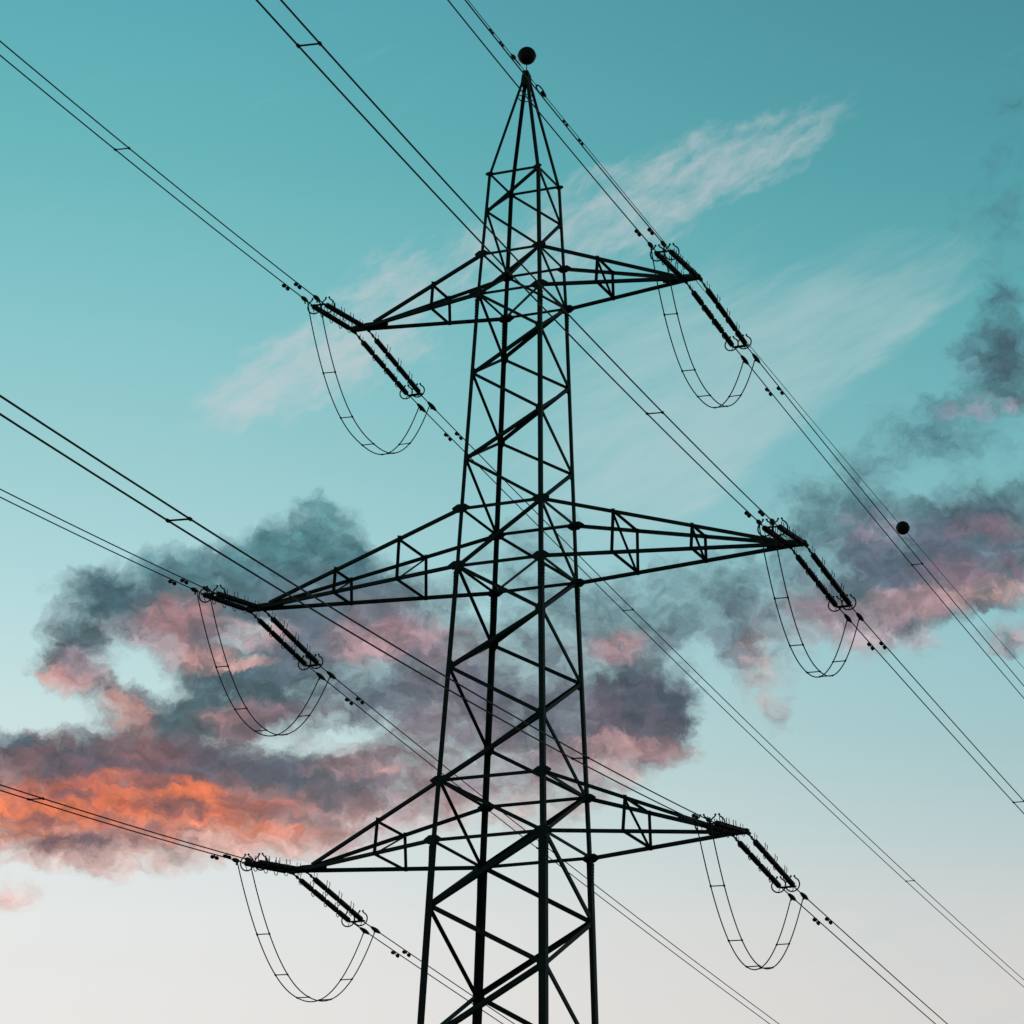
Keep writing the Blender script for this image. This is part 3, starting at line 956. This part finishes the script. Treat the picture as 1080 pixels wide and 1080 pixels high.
def lathe(profile, seg=14):
    mb = MB()
    vs, fs = [], []
    for (y, r_) in profile:
        for k in range(seg):
            a = 2 * math.pi * k / seg
            vs.append((r_ * math.cos(a), y, r_ * math.sin(a)))
    for i in range(len(profile) - 1):
        for k in range(seg):
            k2 = (k + 1) % seg
            fs.append((i * seg + k, (i + 1) * seg + k, (i + 1) * seg + k2, i * seg + k2))
    fs += [tuple(range(seg)), tuple(reversed(range((len(profile) - 1) * seg, len(profile) * seg)))]
    return mb.add(vs, fs)

# long rod insulator with close sheds, one unit long
prof = [(0.0, 0.034), (0.03, 0.044), (0.075, 0.044), (0.085, 0.036)]
nsh = 17
for i in range(nsh):
    y = 0.105 + i * (0.79 / nsh)
    big = 0.088 if i % 2 == 0 else 0.080
    prof += [(y, 0.042), (y + 0.008, big), (y + 0.017, big), (y + 0.034, 0.044)]
prof += [(0.915, 0.036), (0.925, 0.044), (0.97, 0.044), (1.0, 0.034)]
ROD = lathe(prof).mesh('insulator_rod', PORCELAIN, False)
# arcing horn at a joint: prongs above, a small loop below
hn = MB()
for sy in (-1, 1):
    hn.tube([(0.02, sy * 0.05, 0.045), (0.045, sy * 0.11, 0.11), (0.055, sy * 0.12, 0.20), (0.045, sy * 0.10, 0.265)], 0.0125, 6)
hn.tube([(0, 0.11 * math.cos(a), -0.115 + 0.075 * math.sin(a)) for a in [2 * math.pi * k / 12 for k in range(13)]], 0.0125, 6, False)
hn.tube([(0, -0.075, 0), (0, 0.075, 0)], 0.047, 10)
HORN = hn.mesh('arcing_horn', FITTING, True)
# open grading ring round the live end
rg = MB()
RR = 0.222
gap = R(22)
angs = [math.pi / 2 + gap + (2 * math.pi - 2 * gap) * k / 32 for k in range(33)]
pts = [(RR * math.cos(a), 0, RR * math.sin(a)) for a in angs]
pts = [(-0.055, 0, RR + 0.045)] + pts + [(0.055, 0, RR + 0.045)]
rg.tube(pts, 0.022, 8)
rg.ball(pts[0], 0.034, 10, 6); rg.ball(pts[-1], 0.034, 10, 6)
rg.tube([(0, 0, -RR), (0, 0.12, -0.05)], 0.011, 6)
RING = rg.mesh('arcing_ring', FITTING, True)

def bundle_words(side): return 'sloping down right away from' if side == 'F' else 'pointing up left from'
def make_set(ph, side):
    x, z, _, _, cF, cN = PHASE[ph]
    tc_ = cF if side == 'F' else cN
    t_end = tc_ - (1.02 if side == 'F' else 0.86)      # live end of the rods
    t_beg = 0.80 if side == 'F' else 0.30
    xa = math.copysign(TIP[ph[0]], x)
    O = Vector((xa, 0, z - 0.045))
    lab = 'double insulator string with rings ' + ('running down right from the ' if side == 'F' else 'running up left from the ') + ARM_WORDS[ph]
    root = thing('insulator_set', lab, 'insulator', O, 'double insulator strings at the crossarm tips')
    ends = []
    for sg in (-1, 1):
        p_tip = Vector((xa + sg * 0.245, (0.10 if side == 'F' else -0.10), z - 0.045))
        p_end = line_pt(ph, side, sg * 0.222, t_end)
        d = (p_end - p_tip).normalized()
        total = (p_end - p_tip).length
        beg = t_beg - 0.1
        hw = MB()
        # shackle and link rod up to the first unit, then the caps between units
        hw.tube([p_tip - O - d * 0.06, p_tip - O + d * beg], 0.026, 8)
        hw.box(p_tip - O + d * 0.05, d * 0.09, Vector((0.045, 0, 0)), Vector((0, 0, 0.02)))
        hw.box(p_tip - O + d * (beg * 0.62), d * 0.07, Vector((0.02, 0, 0)), Vector((0, 0, 0.045)))
        n = 4
        u = (total - beg) / n
        hw.tube([p_end - O - d * 0.02, p_end - O + d * 0.09], 0.028, 8)
        st = hw.build('insulator_string', FITTING, root, True)
        for i in range(n):
            f = frame(p_tip - O + d * (beg + u * i), d)
            link('insulator_rod', ROD, st, f @ Matrix.Diagonal((1, u, 1, 1)))
            k = 0.8 if i == 0 else 1.0
            link('arcing_horn', HORN, st, f @ Matrix.Diagonal((k if sg > 0 else -k, 1, k, 1)))
        link('arcing_ring', RING, st, frame(p_end - O - d * 0.14, d))
        ends.append((p_end, d))
    # yoke plate across the two strings
    (e0, d0), (e1, d1) = ends
    across = (e1 - e0).normalized()
    mid = (e0 + e1) / 2 - O
    dd = line_dir(ph, side, 0, t_end)
    nrm = across.cross(dd).normalized()
    hw_ = (e1 - e0).length / 2
    MB().plate([mid + across * a + dd * b for a, b in ((-hw_ - 0.05, 0.05), (hw_ + 0.05, 0.05), (hw_ + 0.05, 0.12), (hw_ * 0.7, 0.17), (-hw_ * 0.7, 0.17), (-hw_ - 0.05, 0.12))], nrm, 0.03).build('yoke_plate', FITTING, root)
    for sg in (-1, 1):
        c = MB()
        p = lambda t: line_pt(ph, side, sg * BUNDLE / 2, t) - O
        a0 = mid + across * sg * hw_ * 0.9 + dd * 0.12
        L = 0.34 if side == 'F' else 0.30
        c.tube([a0, p(tc_ - L * 0.9)], 0.018, 8)
        # wedge clamp: a fat lozenge with an eye and a jumper lug
        ts = [tc_ - L, tc_ - L * 0.75, tc_ - L * 0.2, tc_ + L * 0.3, tc_ + L * 0.8, tc_ + L * 1.1]
        rs = [0.020, 0.044, 0.068, 0.070, 0.044, 0.020]
        c.tube([p(t) for t in ts], rs, 10)
        c.tube([p(tc_ - L * 0.2), p(tc_ - L * 0.2) + Vector((0, 0, -0.14))], 0.024, 8)
        c.build('dead_end_clamp', FITTING, root, True)
    return root

for ph in PHASE:
    for side in 'NF': make_set(ph, side)

SPACERS = {('tL', 'N'): (20.05, 45.3), ('tR', 'N'): (27.5, 55), ('mL', 'N'): (20.0, 45.3), ('mR', 'N'): (18.05, 45.14), ('bL', 'N'): (19.47, 45.3), ('bR', 'N'): (17.7, 45.4),
           ('tL', 'F'): (24.0, 59.1, 94), ('tR', 'F'): (23.6, 58.4), ('mL', 'F'): (24.0, 59), ('mR', 'F'): (24.45, 59), ('bL', 'F'): (24.3, 59), ('bR', 'F'): (24.5, 59)}
DAMP = {'tL': (7.95, 5.95), 'tR': (8.1, 5.75), 'mL': (7.95, 5.97), 'mR': (8.25, 5.40), 'bL': (8.4, 5.69), 'bR': (8.45, 5.40)}

def damper_mesh():
    d = MB()
    d.tube([(0, -0.20, -0.085), (0, 0, -0.075), (0, 0.20, -0.085)], 0.010, 6)
    d.tube([(0, 0, 0.02), (0, 0, -0.085)], 0.020, 8)
    for s in (-1, 1):
        d.tube([(0, s * 0.12, -0.080), (0, s * 0.135, -0.083), (0, s * 0.22, -0.088), (0, s * 0.25, -0.090)], [0.030, 0.055, 0.058, 0.035], 10)
    return d.mesh('vibration_damper', FITTING, True)
DAMPER = damper_mesh()

def steps(t0, t1):
    ts = [t0]
    while ts[-1] < t1: ts.append(min(t1, ts[-1] + (1.0 if ts[-1] < 12 else 3.0 if ts[-1] < 120 else 6.0)))
    return ts
def make_bundle(ph, side):
    tc_ = PHASE[ph][4 if side == 'F' else 5]
    O = line_pt(ph, side, 0, tc_ + 0.3)
    lab = 'twin conductors ' + ('leading down right away from the ' if side == 'F' else 'coming from the upper left to the ') + ARM_WORDS[ph]
    root = thing('conductor_bundle', lab, 'power line', O, 'twin conductor spans tied off at the pylon')
    for sg in (-1, 1):
        off = sg * BUNDLE / 2
        MB().tube([line_pt(ph, side, off, t) - O for t in steps(tc_ + 0.1, 300)], 0.0175 if side == 'F' else 0.0180, 8).build('conductor', CABLE, root, True)
        td = DAMP[ph][0 if side == 'F' else 1] + (0.0 if sg < 0 else 0.03)
        link('vibration_damper', DAMPER, root, frame(line_pt(ph, side, off, td) - O, line_dir(ph, side, off, td)))
    for t in SPACERS[ph, side]:
        s = MB()
        a, b = line_pt(ph, side, -BUNDLE / 2, t) - O, line_pt(ph, side, BUNDLE / 2, t) - O
        d = line_dir(ph, side, 0, t)
        s.tube([a, b], 0.018, 8)
        for q in (a, b): s.tube([q - d * 0.07, q - d * 0.04, q + d * 0.04, q + d * 0.07], [0.022, 0.034, 0.034, 0.022], 8)
        s.build('spacer', FITTING, root, True)
    return root
for ph in PHASE:
    for side in 'NF': make_bundle(ph, side)

# ------------------------------------------------------------------ jumper loops under each arm tip
JUMP = {'tL': (3.835, 5.625, 3.095, 2.411, -0.025), 'tR': (4.051, 5.735, 3.122, 2.303, -0.023), 'mL': (3.849, 5.742, 3.204, 2.139, -0.030),
        'mR': (3.80, 5.939, 3.107, 2.163, -0.009), 'bL': (3.736, 6.061, 3.178, 2.153, -0.009), 'bR': (3.46, 6.105, 3.154, 2.068, 0.012)}
JSP = (0.155, 0.315, 0.50, 0.66, 0.83)
def make_jumper(ph):
    tn, tf, D, n, sh = JUMP[ph]
    def pt(off, s):
        a, c = line_pt(ph, 'N', off, tn), line_pt(ph, 'F', off, tf)
        q = a.lerp(c, s)
        u = s ** math.exp(sh)
        q.z -= D * (1 - abs(2 * u - 1) ** n) + 0.02
        return q
    O = pt(0, 0)
    root = thing('jumper_loop', 'hanging twin cable jumper loop with ladder spacers below the ' + ARM_WORDS[ph], 'cable loop', O, 'jumper loops hanging below the crossarm tips')
    for off in (-BUNDLE / 2, BUNDLE / 2):
        MB().tube([pt(off, k / 48) - O for k in range(49)], 0.0185, 8).build('cable', CABLE, root, True)
    rj = random.Random(sum(map(ord, ph)))
    for s in [k + rj.uniform(-0.018, 0.018) for k in JSP]:
        sp = MB()
        a, b = pt(-BUNDLE / 2, s) - O, pt(BUNDLE / 2, s) - O
        d = (pt(0, s + 0.01) - pt(0, s - 0.01)).normalized()
        sp.tube([a, b], 0.017, 8)
        for q in (a, b): sp.tube([q - d * 0.05, q - d * 0.03, q + d * 0.03, q + d * 0.05], [0.018, 0.030, 0.030, 0.018], 8)
        sp.build('spacer', FITTING, root, True)
for ph in PHASE: make_jumper(ph)

# ------------------------------------------------------------------ earth wire over the peak, with marker balls
EW = {'F': (-0.07457, 0.0002728), 'N': (-0.12853, 0.0003664)}
EW_AZ = {'F': 0.0, 'N': R(8.3197)}
def ew_pt(side, t):
    a = EW_AZ[side]; sg = 1 if side == 'F' else -1
    s, c = EW[side]
    return Vector((math.sin(a) * t, math.cos(a) * sg * t, 52.477 + s * t + c * t * t))
def ew_dir(side, t): return (ew_pt(side, t + 0.05) - ew_pt(side, t - 0.05)).normalized()
for side in 'NF':
    O = ew_pt(side, 0.2)
    root = thing('earth_wire', 'single thin earth wire ' + ('leading down right from the pylon peak' if side == 'F' else 'coming in from the upper left to the pylon peak'), 'power line', O, 'earth wires tied off at the pylon peak')
    t_l = 1.15 if side == 'F' else 1.35
    MB().tube([ew_pt(side, t) - O for t in steps(t_l + 0.3, 300)], 0.0120, 8).build('wire', CABLE, root, True)
    lk = MB()
    d = ew_dir(side, 1)
    lk.tube([ew_pt(side, 0.12) - O, ew_pt(side, t_l - 0.25) - O], 0.012, 8)
    xr = d.cross(Vector((0, 0, 1))).normalized(); zr = xr.cross(d)
    # long open eye and its wedge clamp
    lk.tube([ew_pt(side, t_l) - O + d * ((0.34 if side == 'F' else 0.52) * math.cos(a)) + (xr * 0.6 + zr * 0.8) * (0.075 * math.sin(a)) for a in [2 * math.pi * k / 20 for k in range(21)]], 0.024, 6, False)
    lk.tube([ew_pt(side, t_l + x) - O for x in (0.08, 0.16, 0.34, 0.46)], [0.02, 0.07, 0.065, 0.02], 8)
    lk.build('dead_end_clamp', FITTING, root, True)
    for t in ((3.28, 4.62) if side == 'F' else (3.04, 4.22)):
        link('vibration_damper', DAMPER, root, frame(ew_pt(side, t) - O, ew_dir(side, t)) @ Matrix.Diagonal((0.75, 0.75, 0.85, 1)))

def make_ball(name, label, c, axis, r, stalk=None):
    root = thing(name, label, 'marker ball', c, 'aerial marker balls')
    b = MB().ball((0, 0, 0), r, 40, 24)
    bo = b.build('shell', BALL, root, True)
    s = MB()
    fr = frame(Vector((0, 0, 0)), axis)
    # bolted seam round the two half shells
    ring = []
    u, w = fr.col[0].to_3d(), fr.col[1].to_3d()
    if stalk: u, w = Vector((1, 0, 0)), Vector((0, 1, 0))
    s.tube([u * (r + 0.004) * math.cos(a) + w * (r + 0.004) * math.sin(a) for a in [2 * math.pi * k / 40 for k in range(41)]], 0.009, 6, False)
    s.build('seam', BALL, root, True)
    if stalk:
        k = MB()
        k.tube([(0, 0, -r - stalk), (0, 0, -r + 0.01)], 0.014, 8)
        k.tube([(0, 0, -r - 0.03), (0, 0, -r + 0.012)], [0.02, 0.07], 10)
        k.build('stalk', CABLE, root, True)
        t = MB(); t.tube([(0, 0, r - 0.012), (0, 0, r + 0.025)], [0.08, 0.03], 10); t.build('top_knob', BALL, root, True)
    else:
        k = MB()
        for sg in (-1, 1): k.tube([axis * sg * (r - 0.02), axis * sg * (r + 0.05)], [0.06, 0.02], 10)
        k.build('wire_clamp', FITTING, root, True)
    return root
make_ball('marker_ball', 'round dark marker ball standing on a short stalk above the pylon peak', Vector((0.0, 0.0, APEX + 0.575)), Vector((0, 1, 0)), 0.298, stalk=0.25)
make_ball('marker_ball', 'round dark marker ball threaded on the thin earth wire at the right', ew_pt('F', 40.22), ew_dir('F', 40.22), 0.29)
